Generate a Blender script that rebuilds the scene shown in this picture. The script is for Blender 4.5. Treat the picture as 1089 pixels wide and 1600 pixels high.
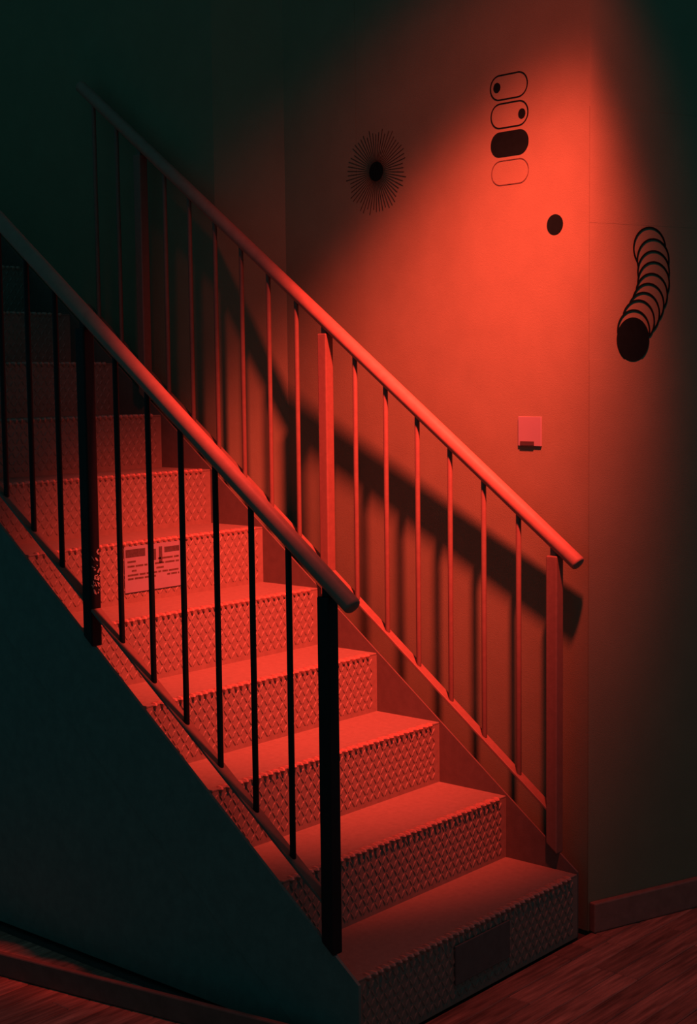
import bpy, bmesh, math, random
from mathutils import Vector, Matrix

for o in list(bpy.data.objects):
    bpy.data.objects.remove(o, do_unlink=True)
random.seed(7)
SC = bpy.context.scene
COL = SC.collection

# ------------------------------------------------------------------ camera
cam_data = bpy.data.cameras.new('camera')
cam = bpy.data.objects.new('camera', cam_data)
COL.objects.link(cam)
SC.camera = cam
YAW, PITCH, ROLL = 0.85661, -0.09075, -0.0119
FPX = 2301.477                                   # focal length for a 1600 px high frame
fw = Vector((math.sin(YAW) * math.cos(PITCH), math.cos(YAW) * math.cos(PITCH), math.sin(PITCH)))
rt = Vector((math.cos(YAW), -math.sin(YAW), 0))
up = rt.cross(fw)
r2 = rt * math.cos(ROLL) + up * math.sin(ROLL)
u2 = -rt * math.sin(ROLL) + up * math.cos(ROLL)
M = Matrix((r2, u2, -fw)).transposed().to_4x4()
M.translation = Vector((-3.41249, -2.13441, 1.55834))
cam.matrix_world = M
cam_data.sensor_fit = 'VERTICAL'
cam_data.sensor_height = 36.0
cam_data.lens = 36.0 * FPX / 1600.0
cam_data.clip_start = 0.05
cam_data.clip_end = 60

# ------------------------------------------------------------------ world, lamp, exposure
world = bpy.data.worlds.new('night')
SC.world = world
world.use_nodes = True
bg = world.node_tree.nodes['Background']
bg.inputs[0].default_value = (0.0180, 0.0760, 0.0900, 1)
bg.inputs[1].default_value = 1.0

lamp_data = bpy.data.lights.new('red_spotlight', 'SPOT')
lamp = bpy.data.objects.new('red_spotlight', lamp_data)
COL.objects.link(lamp)
LAMP = Vector((-0.78, -0.53, 3.19))
E1 = Vector((-0.1282, 0.8748, 0.4672))   # narrow axis of the oval beam
E2 = Vector((0.9512, -0.0249, 0.3076))
AIM = Vector((0.2800, 0.4940, -0.8240)).normalized()
LM = Matrix((E2, E1 * 0.788, -AIM)).transposed().to_4x4()
LM.translation = LAMP
lamp.matrix_world = LM
lamp_data.color = (1.0, 0.064, 0.040)
lamp_data.energy = 2120
lamp_data.spot_size = 2 * 0.458
lamp_data.spot_blend = 1.0
lamp_data.shadow_soft_size = 0.08

# stray light of the same lamp outside its beam
spill_data = bpy.data.lights.new('red_spotlight_spill', 'SPOT')
spill = bpy.data.objects.new('red_spotlight_spill', spill_data)
COL.objects.link(spill)
LM2 = Matrix.Translation(LAMP)
spill.matrix_world = LM2
spill_data.color = lamp_data.color
spill_data.energy = lamp_data.energy * 0.036
spill_data.spot_size = math.radians(104)
spill_data.spot_blend = 1.0
spill_data.shadow_soft_size = 0.06

# extra spot added at the lamp to soften the beam's edge on the upper wall
ring_data = bpy.data.lights.new('red_spotlight_added_halo', 'SPOT')
ring = bpy.data.objects.new('red_spotlight_added_halo', ring_data)
COL.objects.link(ring)
ring.location = LAMP
ring.rotation_euler = (Vector((0.12, 0.62, 1.85)) - LAMP).to_track_quat('-Z', 'Y').to_euler()
ring_data.color = lamp_data.color
ring_data.energy = lamp_data.energy * 0.05
ring_data.spot_size = 2 * 0.46
ring_data.spot_blend = 1.0
ring_data.shadow_soft_size = 0.08

vs = SC.view_settings
vs.view_transform = 'Standard'
vs.look = 'None'
vs.exposure = 0.0
vs.gamma = 1.0
vs.use_curve_mapping = False

# ------------------------------------------------------------------ materials
def mat(name, col, rough=0.6, var=0.12, scale=30.0, bump=0.0, bscale=250.0, stretch=None,
        col2=None, spec=0.2, metal=0.0):
    m = bpy.data.materials.new(name)
    m.use_nodes = True
    nt = m.node_tree
    b = nt.nodes['Principled BSDF']
    b.inputs['Roughness'].default_value = rough
    b.inputs['Specular IOR Level'].default_value = spec
    b.inputs['Metallic'].default_value = metal
    tc = nt.nodes.new('ShaderNodeTexCoord')
    mp = nt.nodes.new('ShaderNodeMapping')
    nt.links.new(tc.outputs['Object'], mp.inputs['Vector'])
    if stretch:
        mp.inputs['Scale'].default_value = stretch
    nz = nt.nodes.new('ShaderNodeTexNoise')
    nz.inputs['Scale'].default_value = scale
    nz.inputs['Detail'].default_value = 6
    nz.inputs['Roughness'].default_value = 0.6
    nt.links.new(mp.outputs[0], nz.inputs['Vector'])
    cr = nt.nodes.new('ShaderNodeValToRGB')
    lo = col2 if col2 else tuple(c * (1 - var) for c in col)
    hi = tuple(min(1, c * (1 + var)) for c in col)
    cr.color_ramp.elements[0].position = 0.32
    cr.color_ramp.elements[1].position = 0.68
    cr.color_ramp.elements[0].color = (*lo, 1)
    cr.color_ramp.elements[1].color = (*hi, 1)
    nt.links.new(nz.outputs['Fac'], cr.inputs['Fac'])
    nt.links.new(cr.outputs['Color'], b.inputs['Base Color'])
    if bump > 0:
        n2 = nt.nodes.new('ShaderNodeTexNoise')
        n2.inputs['Scale'].default_value = bscale
        n2.inputs['Detail'].default_value = 3
        nt.links.new(mp.outputs[0], n2.inputs['Vector'])
        bp = nt.nodes.new('ShaderNodeBump')
        bp.inputs['Strength'].default_value = bump
        bp.inputs['Distance'].default_value = 0.002
        nt.links.new(n2.outputs['Fac'], bp.inputs['Height'])
        nt.links.new(bp.outputs[0], b.inputs['Normal'])
    return m

M_WALL = mat('wall_plaster', (0.135, 0.145, 0.088), 0.8, 0.05, 9, 0.35, 420)
M_WALL2 = mat('wall_board', (0.135, 0.145, 0.088), 0.8, 0.05, 7, 0.35, 420)
M_STEP = mat('step_steel', (0.148, 0.122, 0.096), 0.55, 0.10, 60, 0.30, 500)
M_NOSE = mat('nosing_highlight_steel', (0.30, 0.15, 0.11), 0.35, 0.10, 60, spec=0.5)  # nosing steel lightened so the teeth's highlights sit in the colour
M_COVER = mat('cover_plate_paint', (0.085, 0.075, 0.065), 0.6, 0.1, 40)
M_PLATE = mat('riser_plate', (0.165, 0.128, 0.10), 0.5, 0.12, 45, 0.25, 400)
M_STRING = mat('stringer_paint', (0.09, 0.073, 0.06), 0.55, 0.10, 30, 0.2, 300)
M_STRDARK = mat('stringer_shade_teal', (0.09, 0.14, 0.12), 0.7, 0.10, 30, 0.2, 300)  # teal shade of the unlit open side put into the base colour
M_RAIL = mat('rail_paint', (0.135, 0.085, 0.065), 0.42, 0.08, 60, 0.12, 260)
M_HAND = mat('handrail_paint', (0.25, 0.135, 0.10), 0.5, 0.08, 40, 0.10, 260, spec=0.15)
M_DARK = mat('dark_backlit_rail_paint', (0.006, 0.006, 0.006), 0.6, 0.2, 60, 0.15, 260, spec=0.2)  # dark paint of the near posts, with the bars' backlit blackness in the colour
M_FLAKE = mat('bare_flaked_steel', (0.32, 0.28, 0.22), 0.5, 0.15, 90)
M_BLACK = mat('black_wall_paint', (0.004, 0.010, 0.010), 0.95, 0.1, 50, spec=0.0)
M_FAINT = mat('thin_worn_paint', (0.07, 0.055, 0.04), 0.9, 0.35, 120, spec=0.05)
M_STAR = mat('dry_brush_black_paint', (0.035, 0.035, 0.025), 0.95, 0.4, 200, spec=0.0)
M_TRIM = mat('dark_trim_paint', (0.13, 0.07, 0.055), 0.6, 0.15, 30)
M_WHITE = mat('white_plastic', (0.175, 0.175, 0.19), 0.4, 0.03, 20)
M_GREYP = mat('grey_plastic', (0.035, 0.03, 0.028), 0.5, 0.05, 20)
M_PAPER = mat('notice_paper', (0.18, 0.18, 0.20), 0.7, 0.04, 40)
M_INK = mat('printed_ink', (0.05, 0.043, 0.04), 0.8, 0.25, 160)
M_WOOD = mat('floor_wood', (0.42, 0.17, 0.12), 0.6, 0.15, 9, 0.4, 60, stretch=(0.5, 7, 7), col2=(0.13, 0.055, 0.04))
_nt = M_WOOD.node_tree                      # each board has its own tone
_b = _nt.nodes['Principled BSDF']
_src = _b.inputs['Base Color'].links[0].from_socket
_oi = _nt.nodes.new('ShaderNodeObjectInfo')
_mr = _nt.nodes.new('ShaderNodeMapRange')
_mr.inputs['To Min'].default_value = 0.65
_mr.inputs['To Max'].default_value = 1.2
_nt.links.new(_oi.outputs['Random'], _mr.inputs['Value'])
_mx = _nt.nodes.new('ShaderNodeVectorMath'); _mx.operation = 'SCALE'
_nt.links.new(_src, _mx.inputs[0]); _nt.links.new(_mr.outputs[0], _mx.inputs['Scale'])
_nt.links.new(_mx.outputs[0], _b.inputs['Base Color'])
M_SUB = mat('sub_floor', (0.05, 0.04, 0.035), 0.9, 0.1, 10)
M_BASE = mat('baseboard_paint', (0.22, 0.11, 0.085), 0.5, 0.12, 30, 0.1, 200)

# ------------------------------------------------------------------ helpers
def link(name, me, m, parent=None):
    o = bpy.data.objects.new(name, me)
    COL.objects.link(o)
    if m and not me.materials:
        me.materials.append(m)
    if parent:
        o.parent = parent
    return o

def mesh(name, vs_, fs, smooth=False):
    me = bpy.data.meshes.new(name)
    me.from_pydata([tuple(v) for v in vs_], [], fs)
    bm = bmesh.new(); bm.from_mesh(me)
    bmesh.ops.recalc_face_normals(bm, faces=bm.faces)
    bm.to_mesh(me); bm.free()
    if smooth:
        for p in me.polygons:
            p.use_smooth = True
    me.update()
    return me

def bevel_mesh(me, w, seg=2):
    bm = bmesh.new(); bm.from_mesh(me)
    bmesh.ops.bevel(bm, geom=list(bm.edges), offset=w, segments=seg, affect='EDGES', profile=0.5)
    bm.to_mesh(me); bm.free()
    return me

def box_me(name, x0, x1, y0, y1, z0, z1, bev=0.0, seg=2):
    v = [(x, y, z) for x in (x0, x1) for y in (y0, y1) for z in (z0, z1)]
    f = [(0, 1, 3, 2), (4, 6, 7, 5), (0, 4, 5, 1), (2, 3, 7, 6), (0, 2, 6, 4), (1, 5, 7, 3)]
    me = mesh(name, v, f)
    if bev:
        bevel_mesh(me, bev, seg)
    return me

def prism_z(name, poly, z0, z1):
    n = len(poly)
    v = [(x, y, z0) for x, y in poly] + [(x, y, z1) for x, y in poly]
    f = [tuple(range(n)), tuple(range(n, 2 * n))] + [(i, (i + 1) % n, n + (i + 1) % n, n + i) for i in range(n)]
    return mesh(name, v, f)

def prism_x(name, poly, x0, x1):
    n = len(poly)
    v = [(x0, y, z) for y, z in poly] + [(x1, y, z) for y, z in poly]
    f = [tuple(range(n)), tuple(range(n, 2 * n))] + [(i, (i + 1) % n, n + (i + 1) % n, n + i) for i in range(n)]
    return mesh(name, v, f)

def tube_me(name, a, b, r, seg=24, round_end=0.35):
    a = Vector(a); b = Vector(b)
    ax = (b - a); L = ax.length; ax.normalize()
    s = Vector((1, 0, 0)) if abs(ax.x) < 0.9 else Vector((0, 1, 0))
    e1 = (s - ax * s.dot(ax)).normalized(); e2 = ax.cross(e1)
    c = r * round_end
    prof = [(0, 0.0), (0, r - c)] + [(c - c * math.cos(t * math.pi / 6), r - c + c * math.sin(t * math.pi / 6)) for t in (1, 2, 3)]
    prof = prof + [(L - t, q) for t, q in reversed(prof)]
    vs_, fs = [], []
    for t, q in prof:
        for k in range(seg):
            an = 2 * math.pi * k / seg
            vs_.append(a + ax * t + (e1 * math.cos(an) + e2 * math.sin(an)) * max(q, 1e-5))
    for i in range(len(prof) - 1):
        for k in range(seg):
            k2 = (k + 1) % seg
            fs.append((i * seg + k, i * seg + k2, (i + 1) * seg + k2, (i + 1) * seg + k))
    me = mesh(name, vs_, fs, True)
    return me

def tag(o, label, cat, group=None):
    o['label'] = label; o['category'] = cat
    if group:
        o['group'] = group
    return o

def struct(o):
    o['kind'] = 'structure'
    return o

def empty(name, loc=(0, 0, 0)):
    o = bpy.data.objects.new(name, None)
    o.empty_display_size = 0.05
    o.location = loc
    COL.objects.link(o)
    return o

# ------------------------------------------------------------------ measured layout (metres)
RISE, RUN, W = 0.18, 0.23888, 0.9408
SL = RISE / RUN
NSTEP = 12
Y_POST = 0.0748
PITCHB = RUN / 2
H_RAIL, H_BOT = 1.049, 0.287
WG, WK = 0.0575, 0.0887                       # right wall: x = WG + WK*y
def wx(y): return WG + WK * y
CORNER = Vector((wx(0.0038), 0.0038))
KINK = Vector((0.1663, 1.2267))
FAR1 = Vector((0.0624, 1.451))
D2 = Vector((1.0, -0.34)).normalized()       # direction of the end wall
N2 = Vector((D2.y, -D2.x))                   # its outward normal (towards the viewer)
WALL_H = 3.75

# ------------------------------------------------------------------ setting
sub = struct(link('floor', box_me('floor', -3.4, 2.2, -2.4, 4.3, -0.06, -0.016), M_SUB))
plank_len = {}
def plank_mesh(L):
    key = round(L, 2)
    if key not in plank_len:
        plank_len[key] = bevel_mesh(box_me('plank', 0, key, 0, 0.0655, -0.016, 0.0), 0.0022, 1)
        plank_len[key].materials.append(M_WOOD)
    return plank_len[key]
y = -1.75
row = 0
lens = [0.7, 0.85, 1.0, 1.15]
while y < 2.1:
    x_end = 1.5 if y < -0.075 else -0.99
    x = -2.7 - random.choice([0, 0.25, 0.45])
    if y > -0.075:
        x = -2.2 - random.choice([0, 0.25, 0.45])
    while x < x_end - 0.05:
        L = random.choice(lens)
        if x + L > x_end:
            L = max(0.1, round(x_end - x, 2))
        # keep the boards in front of the end wall
        if y + 0.07 > CORNER.y - 0.34 * (x - CORNER.x) and x > 0:
            break
        if x < 0.0 and y > -0.40 and x + L > 0 and y < -0.07:
            # board runs up to the slanted end wall
            lim = CORNER.x + (CORNER.y - 0.09 - y - 0.0655) / 0.34
            L = round(max(0.1, min(L, lim - x)), 2)
        o = link('plank', plank_mesh(L), None, sub)
        o.location = (x, y, random.uniform(-0.0012, 0.0))
        x += L + 0.0016
    y += 0.067
    row += 1

def wall_slab(name, a, b, nrm, th, z0, z1, m, parent=None, out=0.0):
    """vertical slab between plan points a,b; its face stands `out` in front of the line, body goes back by th"""
    a = Vector(a); b = Vector(b); nrm = Vector(nrm)
    p = [a + nrm * out, b + nrm * out, b + nrm * (out - th), a + nrm * (out - th)]
    return link(name, prism_z(name, [tuple(v) for v in p], z0, z1), m, parent)

d1 = (KINK - CORNER).normalized(); n1 = Vector((-d1.y, d1.x))
wr = struct(wall_slab('wall_right', CORNER + d1 * 0.012, KINK, n1, 0.02, -0.016, WALL_H, M_WALL, out=-0.008))
# two boards of the wall with their vertical joint
joint = (0.8937 - CORNER.y) / d1.y
me = prism_z('wall_panel', [tuple(CORNER), tuple(CORNER + d1 * (joint - 0.0004)), tuple(CORNER + d1 * (joint - 0.0004) - n1 * 0.008), tuple(CORNER - n1 * 0.008)], 0.0, WALL_H)
link('wall_panel', me, M_WALL, wr)
me = prism_z('wall_panel', [tuple(CORNER + d1 * (joint + 0.0004)), tuple(KINK), tuple(KINK - n1 * 0.008), tuple(CORNER + d1 * (joint + 0.0004) - n1 * 0.008)], 0.0, WALL_H)
link('wall_panel', me, M_WALL, wr)

db = (FAR1 - KINK).normalized(); nb = Vector((-db.y, db.x))
struct(wall_slab('wall_right_rear', KINK, FAR1, nb, 0.05, -0.016, WALL_H, M_WALL))
struct(wall_slab('wall_right_upper', FAR1, (0.0624, 4.2), (-1, 0), 0.08, -0.016, WALL_H, M_WALL))
struct(link('wall_rear', box_me('wall_rear', -1.1, 0.0624, 4.2, 4.28, -0.016, WALL_H), M_WALL))

# end wall beside the stair foot, clad with three overlapping boards
END = CORNER + D2 * 1.6
we = struct(wall_slab('wall_end', CORNER + D2 * 0.012 - N2 * 0.002, END, N2, 0.02, -0.016, WALL_H, M_WALL2, out=-0.006))
def cladding(z0, z1, out, u0=0.0):
    a = CORNER + D2 * u0
    return wall_slab('wall_panel', a, END, N2, 0.005 + out, z0, z1, M_WALL2, we, out=out)
cladding(2.276, WALL_H, 0.0)
cladding(1.968, 2.276, 0.0032)
cladding(1.600, 1.968, 0.0029)
cladding(0.0, 1.600, 0.0045)
bb = struct(link('baseboard_end', None or prism_z('baseboard_end', [tuple(v) for v in (CORNER + D2 * 0.004 + N2 * 0.0045, END + N2 * 0.0045, END + N2 * 0.028, CORNER + D2 * 0.004 + N2 * 0.028)], 0.0, 0.085), M_BASE))
bevel_mesh(bb.data, 0.004, 2)

# closed side under the flight
def nos(y): return RISE + SL * y
XL0 = -W - 0.008
uw_top = -0.305
yb = (0.0 - RISE - uw_top) / SL
struct(link('wall_understair', prism_x('wall_understair', [(yb, 0.0), (4.2, 0.0), (4.2, nos(2.6) + uw_top), (2.6, nos(2.6) + uw_top)], -W - 0.004, -W + 0.03), M_STRDARK))
# low trim strip on the boards along that side
a = Vector((-1.002, 0.02)); b = Vector((-1.262, 1.45)); dd = (b - a).normalized(); nn = Vector((-dd.y, dd.x))
t1 = struct(link('trim_1', prism_z('trim_1', [tuple(a), tuple(b), tuple(b - nn * 0.016), tuple(a - nn * 0.016)], 0.0, 0.062), M_TRIM))
bevel_mesh(t1.data, 0.004, 2)

# ------------------------------------------------------------------ staircase
stair = empty('staircase', (-W / 2, 0, 0))
INV = Matrix.Translation(stair.location).inverted()
def spart(name, me, m, parent=None):
    p = parent or stair
    o = bpy.data.objects.new(name, me)
    COL.objects.link(o)
    if m and not me.materials:
        me.materials.append(m)
    o.parent = p
    if p is stair:
        o.matrix_parent_inverse = INV
    return o

def relief_mesh():
    """raised lozenges of the chequered plate on one riser, standing on the plane y=0 and facing -y; x from -W to 0, z from 0 to RISE"""
    vs_, fs = [], []
    px, pz = 0.0158, 0.0195
    x0, x1 = -W + 0.016, -0.022
    z0, z1 = 0.012, RISE - 0.012
    nx = int((x1 - x0) / px); nz = int((z1 - z0) / pz)
    px = (x1 - x0) / nx; pz = (z1 - z0) / nz
    for i in range(nx):
        for j in range(nz):
            cx = x0 + px * (i + 0.5); cz = z0 + pz * (j + 0.5)
            an = math.radians(33 if (i + j) % 2 == 0 else -33)
            d = Vector((math.sin(an), math.cos(an))); n = Vector((d.y, -d.x))
            l, w, hgt = 0.0116, 0.0036, 0.0023
            c = Vector((cx, cz))
            k = len(vs_)
            for pnt in (c + d * l, c + n * w + d * 0.003, c + n * w - d * 0.003, c - d * l, c - n * w - d * 0.003, c - n * w + d * 0.003):
                vs_.append((pnt.x, 0, pnt.y))
            for pnt in (c + d * l * 0.55, c - d * l * 0.55):
                vs_.append((pnt.x, -hgt, pnt.y))
            fs += [(k, k + 1, k + 6), (k + 1, k + 2, k + 7, k + 6), (k + 2, k + 3, k + 7),
                   (k + 3, k + 4, k + 7), (k + 4, k + 5, k + 6, k + 7), (k + 5, k, k + 6)]
    return mesh('plate_relief', vs_, fs)

def teeth_mesh():
    """raised lozenges cut through at the nosing: small ridges rolling over the front edge (y=0, z=0)"""
    vs_, fs = [], []
    px = 0.0225
    n = int((W - 0.05) / px)
    for i in range(n):
        cx = -W + 0.03 + px * (i + 0.5)
        k = len(vs_)
        w = 0.0056
        prof = [(0.022, 0.0, 0.2), (0.009, 0.0042, 0.8), (-0.0040, 0.0040, 1.0), (-0.0085, -0.002, 1.0), (-0.0065, -0.008, 0.75), (-0.001, -0.013, 0.15)]
        base = [(0.022, -0.001), (0.009, -0.001), (0.001, -0.001), (0.001, -0.004), (0.001, -0.008), (0.001, -0.013)]
        for (py, pz, s), (by, bz) in zip(prof, base):
            sk = 0.003 if i % 2 == 0 else -0.003
            vs_ += [(cx - w * s * 1.3 + sk * py / 0.019, by, bz), (cx - w * s * 0.55 + sk * py / 0.019, py, pz), (cx + w * s * 0.55 + sk * py / 0.019, py, pz), (cx + w * s * 1.3 + sk * py / 0.019, by, bz)]
        for a_ in range(5):
            for b_ in range(3):
                fs.append((k + a_ * 4 + b_, k + a_ * 4 + b_ + 1, k + a_ * 4 + b_ + 5, k + a_ * 4 + b_ + 4))
    return mesh('nosing_teeth', vs_, fs)

REL = relief_mesh(); REL.materials.append(M_PLATE)
TEETH = teeth_mesh(); TEETH.materials.append(M_NOSE)
TREAD = bevel_mesh(box_me('tread', -W, 0, 0, RUN + 0.004, -0.006, 0.0), 0.0015, 2)
RISER = box_me('riser', -W, 0, 0, 0.004, 0, RISE - 0.006)
risers = {}
for i in range(1, NSTEP + 1):
    y0, z = (i - 1) * RUN, i * RISE
    t = spart('tread', TREAD, M_STEP)
    t.location = (0, y0, z)
    te = spart('nosing_teeth', TEETH, None, t); te['kind'] = 'stuff'
    rr = spart('riser', RISER, M_PLATE)
    rr.location = (0, y0, z - RISE)
    re_ = spart('plate_relief', REL, None, rr); re_['kind'] = 'stuff'
    risers[i] = rr
# small cover plate screwed to the lowest riser
cp = bevel_mesh(box_me('cover_plate', -0.571, -0.335, -0.0065, -0.002, 0.049, 0.150), 0.002, 2)
spart('cover_plate', cp, M_COVER, risers[1])

yt = NSTEP * RUN
left = [(-0.012, 0.0), (-0.012, nos(-0.012) + 0.004), (yt, nos(yt) + 0.004), (yt, nos(yt) - 0.30), ((0.30 - RISE) / SL, 0.0)]
s1 = spart('stringer', prism_x('stringer', left, XL0, -W), M_STRDARK)
right = [(0.0, 0.0), (0.0, nos(0.0) + 0.005), (yt, nos(yt) + 0.005), (yt, nos(yt) - 0.30), ((0.30 - RISE) / SL, 0.0)]
s2 = spart('stringer', prism_x('stringer', right, 0.0, 0.006), M_STRING)
# upper landing
spart('landing', box_me('landing', -W, 0.0, yt + 0.006, 4.19, NSTEP * RISE - 0.03, NSTEP * RISE), M_STEP)
tag(stair, 'straight flight of patterned steel steps climbing between the two railings', 'staircase')

# ------------------------------------------------------------------ railings
def make_railing(name, X, m_post, m_hand, m_flat, n_bal, label, flakes):
    root = empty(name, (X, Y_POST, nos(Y_POST)))
    def part(nm, me, m, parent=None):
        o = bpy.data.objects.new(nm, me)
        COL.objects.link(o)
        if m and not me.materials:
            me.materials.append(m)
        o.parent = parent or root
        if parent is None:
            o.matrix_parent_inverse = Matrix.Translation(root.location).inverted()
        return o
    y_end = Y_POST + (n_bal - 1) * PITCHB + 0.07
    part('handrail', tube_me('handrail', (X, -0.004, H_RAIL + SL * -0.004), (X, y_end, H_RAIL + SL * y_end), 0.0212, 28), m_hand)
    # flat bottom bar
    ya, yb_ = Y_POST + 0.012, y_end
    za, zb = H_BOT + SL * ya, H_BOT + SL * yb_
    hw, tk = 0.0165, 0.009
    v = []
    for sx in (-hw, hw):
        v += [(X + sx, ya, za), (X + sx, yb_, zb), (X + sx, yb_, zb - tk), (X + sx, ya, za - tk)]
    bme = mesh('bottom_bar', v, [(0, 1, 2, 3), (4, 5, 6, 7), (0, 1, 5, 4), (1, 2, 6, 5), (2, 3, 7, 6), (3, 0, 4, 7)])
    bevel_mesh(bme, 0.0015, 2)
    part('bottom_bar', bme, m_flat)
    bal = None
    for n in range(n_bal):
        yy = Y_POST + n * PITCHB
        if n % 7 == 0:
            hw = 0.0178
            zb_, zt = nos(yy) + 0.003, H_RAIL + SL * yy - 0.040
            pm = box_me('post', X - hw, X + hw, yy - hw, yy + hw, zb_ - 0.006, zt)
            for vv in pm.vertices:                      # foot cut to the slope of the stringer
                if vv.co.z < zb_:
                    vv.co.z = nos(vv.co.y) + 0.0055
            bevel_mesh(pm, 0.004, 3)
            po = part('post', pm, m_post)
            nk = box_me('post_neck', X - 0.009, X + 0.009, yy - 0.010, yy + 0.010, zt - 0.004, H_RAIL + SL * yy - 0.012)
            bevel_mesh(nk, 0.002, 1)
            part('post_neck', nk, m_post, po)
            if flakes and n == 7:
                rnd = random.Random(3)
                vs_, fs = [], []
                for q in range(26):
                    cx = X + rnd.uniform(-0.011, 0.013); cz = rnd.choice([rnd.uniform(1.00, 1.05), rnd.uniform(1.04, 1.12)])
                    k = len(vs_); nn_ = 7
                    rx, rz = rnd.uniform(0.0012, 0.0045), rnd.uniform(0.002, 0.008)
                    tl = rnd.uniform(-0.9, 0.9)
                    ring = []
                    for a_ in range(nn_):
                        an = 2 * math.pi * a_ / nn_; f_ = rnd.uniform(0.6, 1.2)
                        ex, ez = rx * f_ * math.cos(an), rz * f_ * math.sin(an)
                        ring.append((cx + ex + tl * ez, cz + ez))
                    ring = [(min(max(a_, X - 0.014), X + 0.0145), b_) for a_, b_ in ring]
                    vs_ += [(a_, yy - hw - 0.0009, b_) for a_, b_ in ring] + [(a_, yy - hw + 0.001, b_) for a_, b_ in ring]
                    fs += [tuple(range(k, k + nn_))] + [(k + a_, k + (a_ + 1) % nn_, k + nn_ + (a_ + 1) % nn_, k + nn_ + a_) for a_ in range(nn_)]
                fl = part('flaked_paint', mesh('flaked_paint', vs_, fs), M_FLAKE, po)
                fl['label'] = 'bright scuffs where the dark paint has flaked off'
        else:
            if bal is None:
                z0, z1 = H_BOT - 0.004, H_RAIL - 0.014
                bal = tube_me('baluster', (0, 0, z0), (0, 0, z1), 0.0076, 12, 0.1)
                bal.materials.append(m_post)
            o = part('baluster', bal, None)
            o.matrix_parent_inverse = Matrix.Translation(root.location).inverted()
            o.location = (X, yy, SL * yy)
    tag(root, label, 'railing')
    return root

make_railing('stair_railing', 0.0, M_RAIL, M_HAND, M_RAIL, 17, 'red-lit railing close to the wall, casting barred shadows on it', False)
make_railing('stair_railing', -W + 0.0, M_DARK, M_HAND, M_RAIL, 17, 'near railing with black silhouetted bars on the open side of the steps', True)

# ------------------------------------------------------------------ painted marks and fittings on the right wall
def on_wall1(y, z, out):
    b = Vector((wx(y), y)) + n1 * out
    return Vector((b.x, b.y, z))
def on_wall2(u, z, out):
    b = CORNER + D2 * u + N2 * out
    return Vector((b.x, b.y, z))

def flat_fill(name, pts, place, t=0.0012, base=0.0):
    """closed outline in wall coordinates -> thin solid"""
    n = len(pts)
    v = [place(a_, b_, base + t) for a_, b_ in pts] + [place(a_, b_, base - 0.0005) for a_, b_ in pts]
    f = [tuple(range(n)), tuple(range(n, 2 * n))] + [(i, (i + 1) % n, n + (i + 1) % n, n + i) for i in range(n)]
    return mesh(name, v, f)

def stroke(name, runs, w, place, t=0.0012, base=0.0):
    vs_, fs = [], []
    for pts, closed in runs:
        n = len(pts)
        if n < 2:
            continue
        k = len(vs_)
        for i in range(n):
            p0 = Vector(pts[i - 1] if (closed or i > 0) else pts[i]); p1 = Vector(pts[(i + 1) % n] if (closed or i < n - 1) else pts[i])
            dv = p1 - p0
            if dv.length < 1e-9:
                dv = Vector((1, 0))
            dv.normalize(); nn_ = Vector((-dv.y, dv.x))
            c = Vector(pts[i])
            for s, o_ in ((w / 2, t), (-w / 2, t), (-w / 2, -0.0005), (w / 2, -0.0005)):
                q = c + nn_ * s
                vs_.append(place(q.x, q.y, base + o_))
        m_ = n if closed else n - 1
        for i in range(m_):
            a_, b_ = k + i * 4, k + ((i + 1) % n) * 4
            for s in range(4):
                fs.append((a_ + s, a_ + (s + 1) % 4, b_ + (s + 1) % 4, b_ + s))
        if not closed:
            fs += [(k, k + 1, k + 2, k + 3), (k + (n - 1) * 4, k + (n - 1) * 4 + 1, k + (n - 1) * 4 + 2, k + (n - 1) * 4 + 3)]
    return mesh(name, vs_, fs)

def pill(cy, cz, w, h, r, n=10):
    pts = []
    for qx, qz, a0 in ((1, 1, 0), (-1, 1, 90), (-1, -1, 180), (1, -1, 270)):
        for i in range(n + 1):
            an = math.radians(a0 + 90 * i / n)
            pts.append((cy + qx * (w / 2 - r) + r * math.cos(an), cz + qz * (h / 2 - r) + r * math.sin(an)))
    return pts
def circ(cy, cz, r, n=40, rz=None):
    return [(cy + r * math.cos(2 * math.pi * i / n), cz + (rz or r) * math.sin(2 * math.pi * i / n)) for i in range(n)]

PW, PH, PR = 0.133, 0.0675, 0.0330
def pill_mark(cy, cz, label, kind, dot=None):
    root = empty('painted_pill', on_wall1(cy, cz, 0))
    inv = Matrix.Translation(root.location).inverted()
    if kind == 'fill':
        o = link('pill_shape', flat_fill('pill_shape', pill(cy, cz, PW + 0.003, PH + 0.002, PR), on_wall1), M_BLACK, root)
    elif kind == 'line':
        o = link('pill_outline', stroke('pill_outline', [(pill(cy, cz, PW, PH, PR), True)], 0.0034, on_wall1), M_BLACK, root)
    else:
        o = link('pill_outline', stroke('pill_outline', [(pill(cy, cz, PW, PH, PR), True)], 0.0022, on_wall1), M_FAINT, root)
    o.matrix_parent_inverse = inv
    if dot:
        o = link('dot', flat_fill('dot', circ(dot[0], dot[1], 0.0125, 24, 0.0138), on_wall1), M_BLACK, root)
        o.matrix_parent_inverse = inv
    tag(root, label, 'wall marking', 'column of pill shapes painted on the wall')
pill_mark(0.2811, 2.3684, 'black outlined pill with a dot at its left end, topmost on the wall', 'line', (0.3240, 2.3698))
pill_mark(0.2790, 2.2898, 'black outlined pill with a dot at its right end, painted on the wall', 'line', (0.2342, 2.2870))
pill_mark(0.2787, 2.2103, 'solid black pill painted on the wall, third in the column', 'fill')
pill_mark(0.2771, 2.1313, 'faint thin outlined pill with no dot, lowest in the column', 'faint')

o = link('painted_dot', flat_fill('painted_dot', circ(0.1185, 1.9720, 0.0277), on_wall1), M_BLACK)
tag(o, 'solid black round dot painted alone below the pill column', 'wall marking')

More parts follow.
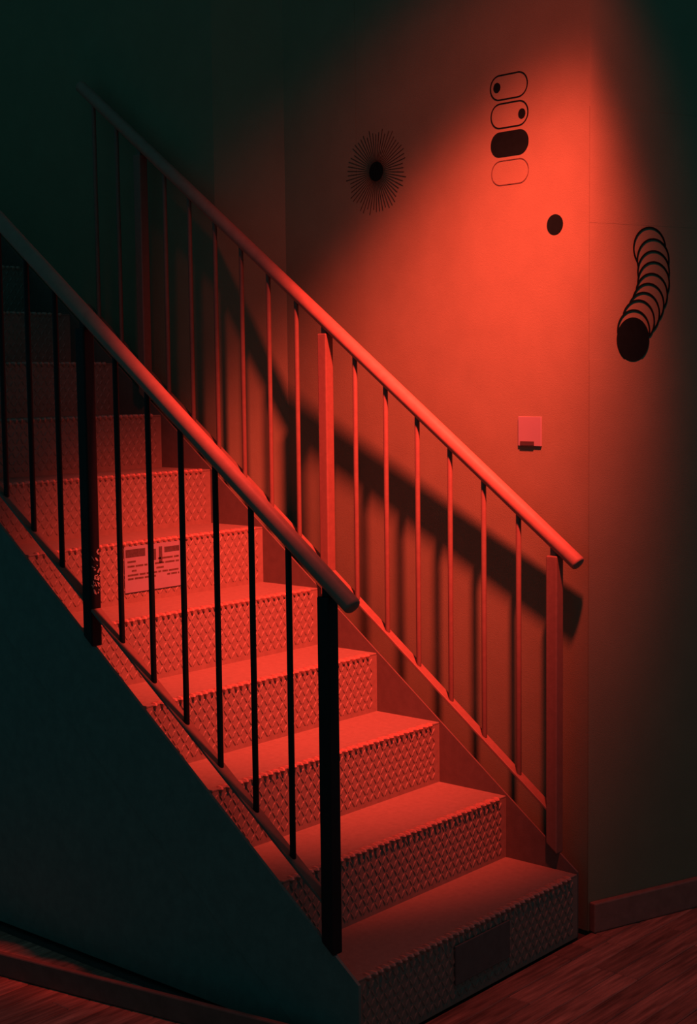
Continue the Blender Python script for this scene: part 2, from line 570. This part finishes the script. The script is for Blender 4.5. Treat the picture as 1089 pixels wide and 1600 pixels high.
# starburst of fine strokes in the dim part of the wall
sb = empty('painted_starburst', on_wall1(0.8058, 2.1889, 0))
inv = Matrix.Translation(sb.location).inverted()
o = link('star_centre', flat_fill('star_centre', circ(0.8058, 2.1889, 0.030), on_wall1), M_BLACK, sb); o.matrix_parent_inverse = inv
runs = []
for i in range(56):
    an = 2 * math.pi * i / 56
    r1 = 0.112 + 0.022 * random.random()
    runs.append(([(0.8058 + 0.029 * math.cos(an), 2.1889 + 0.029 * math.sin(an)), (0.8058 + r1 * math.cos(an), 2.1889 + r1 * math.sin(an))], False))
o = link('star_rays', stroke('star_rays', runs, 0.0019, on_wall1), M_STAR, sb); o.matrix_parent_inverse = inv
tag(sb, 'dark starburst of fine strokes painted in the dim upper wall', 'wall marking')

# coil of overlapping circles on the end wall
tops = [(0.2114, 1.9628), (0.2245, 1.9318), (0.2264, 1.8991), (0.2267, 1.8689), (0.2197, 1.8370), (0.2069, 1.8095), (0.1908, 1.7845), (0.1724, 1.7631), (0.1553, 1.7357)]
R2, FILL = 0.0575, (0.1531, 1.6552)
cen = [(a_, b_ - R2) for a_, b_ in tops] + [FILL]
coil = empty('painted_coil', on_wall2(FILL[0], FILL[1], 0))
inv = Matrix.Translation(coil.location).inverted()
for i in range(len(cen) - 1):
    pts = circ(cen[i][0], cen[i][1], R2, 96)
    keep = [all((p_[0] - c[0]) ** 2 + (p_[1] - c[1]) ** 2 > (R2 + 0.0002) ** 2 for c in cen[i + 1:]) for p_ in pts]
    runs, cur = [], []
    st = next(j for j in range(96) if not keep[j])
    for j in range(97):
        k = (st + j) % 96
        if keep[k]:
            cur.append(pts[k])
        elif cur:
            runs.append((cur, False)); cur = []
    if cur:
        runs.append((cur, False))
    o = link('ring', stroke('ring', runs, 0.0042, on_wall2, base=0.0045), M_BLACK, coil); o.matrix_parent_inverse = inv
o = link('end_disc', flat_fill('end_disc', circ(FILL[0], FILL[1], 0.0582, 64, 0.0602), on_wall2, base=0.0045), M_BLACK, coil); o.matrix_parent_inverse = inv
tag(coil, 'coil of overlapping black circles ending in a solid disc, right of the corner', 'wall marking')

# light switch
sw = empty('light_switch', on_wall1(0.2047, 1.402, 0))
inv = Matrix.Translation(sw.location).inverted()
def wall_box(name, ya, yb_, za, zb, o0, o1, bev):
    v = [on_wall1(yy, zz, oo) for yy in (ya, yb_) for zz in (za, zb) for oo in (o0, o1)]
    me_ = mesh(name, v, [(0, 1, 3, 2), (4, 6, 7, 5), (0, 4, 5, 1), (2, 3, 7, 6), (0, 2, 6, 4), (1, 5, 7, 3)])
    return bevel_mesh(me_, bev, 2) if bev else me_
o = link('cover', wall_box('cover', 0.1635, 0.246, 1.3602, 1.4436, -0.001, 0.0052, 0.0012), M_WHITE, sw); o.matrix_parent_inverse = inv
o = link('rocker', wall_box('rocker', 0.188, 0.237, 1.3615, 1.374, 0.004, 0.0075, 0.0008), M_GREYP, sw); o.matrix_parent_inverse = inv
tag(sw, 'small square white switch plate on the wall above the railing', 'light switch')

# ------------------------------------------------------------------ paper notice on a riser
yr = 5 * RUN - 0.0034
nt_ = empty('paper_notice', (-0.475, yr, 0.932))
inv = Matrix.Translation(nt_.location).inverted()
x0, x1, z0, z1 = -0.588, -0.363, 0.932, 1.070
o = link('sheet', box_me('sheet', x0, x1, yr - 0.0009, yr, z0, z1), M_PAPER, nt_); o.matrix_parent_inverse = inv
def ink(name, boxes, m=M_INK):
    vs_, fs = [], []
    for a_, b_, c_, d_ in boxes:
        k = len(vs_)
        for yy in (yr - 0.0013, yr - 0.0008):
            vs_ += [(x0 + a_ * (x1 - x0), yy, z0 + c_ * (z1 - z0)), (x0 + b_ * (x1 - x0), yy, z0 + c_ * (z1 - z0)), (x0 + b_ * (x1 - x0), yy, z0 + d_ * (z1 - z0)), (x0 + a_ * (x1 - x0), yy, z0 + d_ * (z1 - z0))]
        fs += [(k, k + 1, k + 2, k + 3), (k + 4, k + 5, k + 6, k + 7)] + [(k + s, k + (s + 1) % 4, k + 4 + (s + 1) % 4, k + 4 + s) for s in range(4)]
    o_ = link(name, mesh(name, vs_, fs), m, nt_); o_.matrix_parent_inverse = inv
    return o_
ink('heading_block', [(0.02, 0.36, 0.76, 0.93), (0.50, 0.55, 0.64, 0.88), (0.60, 0.66, 0.56, 0.92), (0.70, 0.97, 0.78, 0.90)])
rnd = random.Random(5)
lines = []
for j, zc in enumerate((0.66, 0.56, 0.46, 0.37, 0.29)):
    a_ = 0.05
    while a_ < 0.95:
        L_ = rnd.uniform(0.05, 0.20)
        if rnd.random() < 0.82:
            lines.append((a_, min(0.96, a_ + L_), zc - 0.016, zc + 0.022))
        a_ += L_ + 0.02
ink('text_lines', lines, M_FAINT)
tag(nt_, 'white printed paper notice stuck on a riser behind the near bars', 'notice')
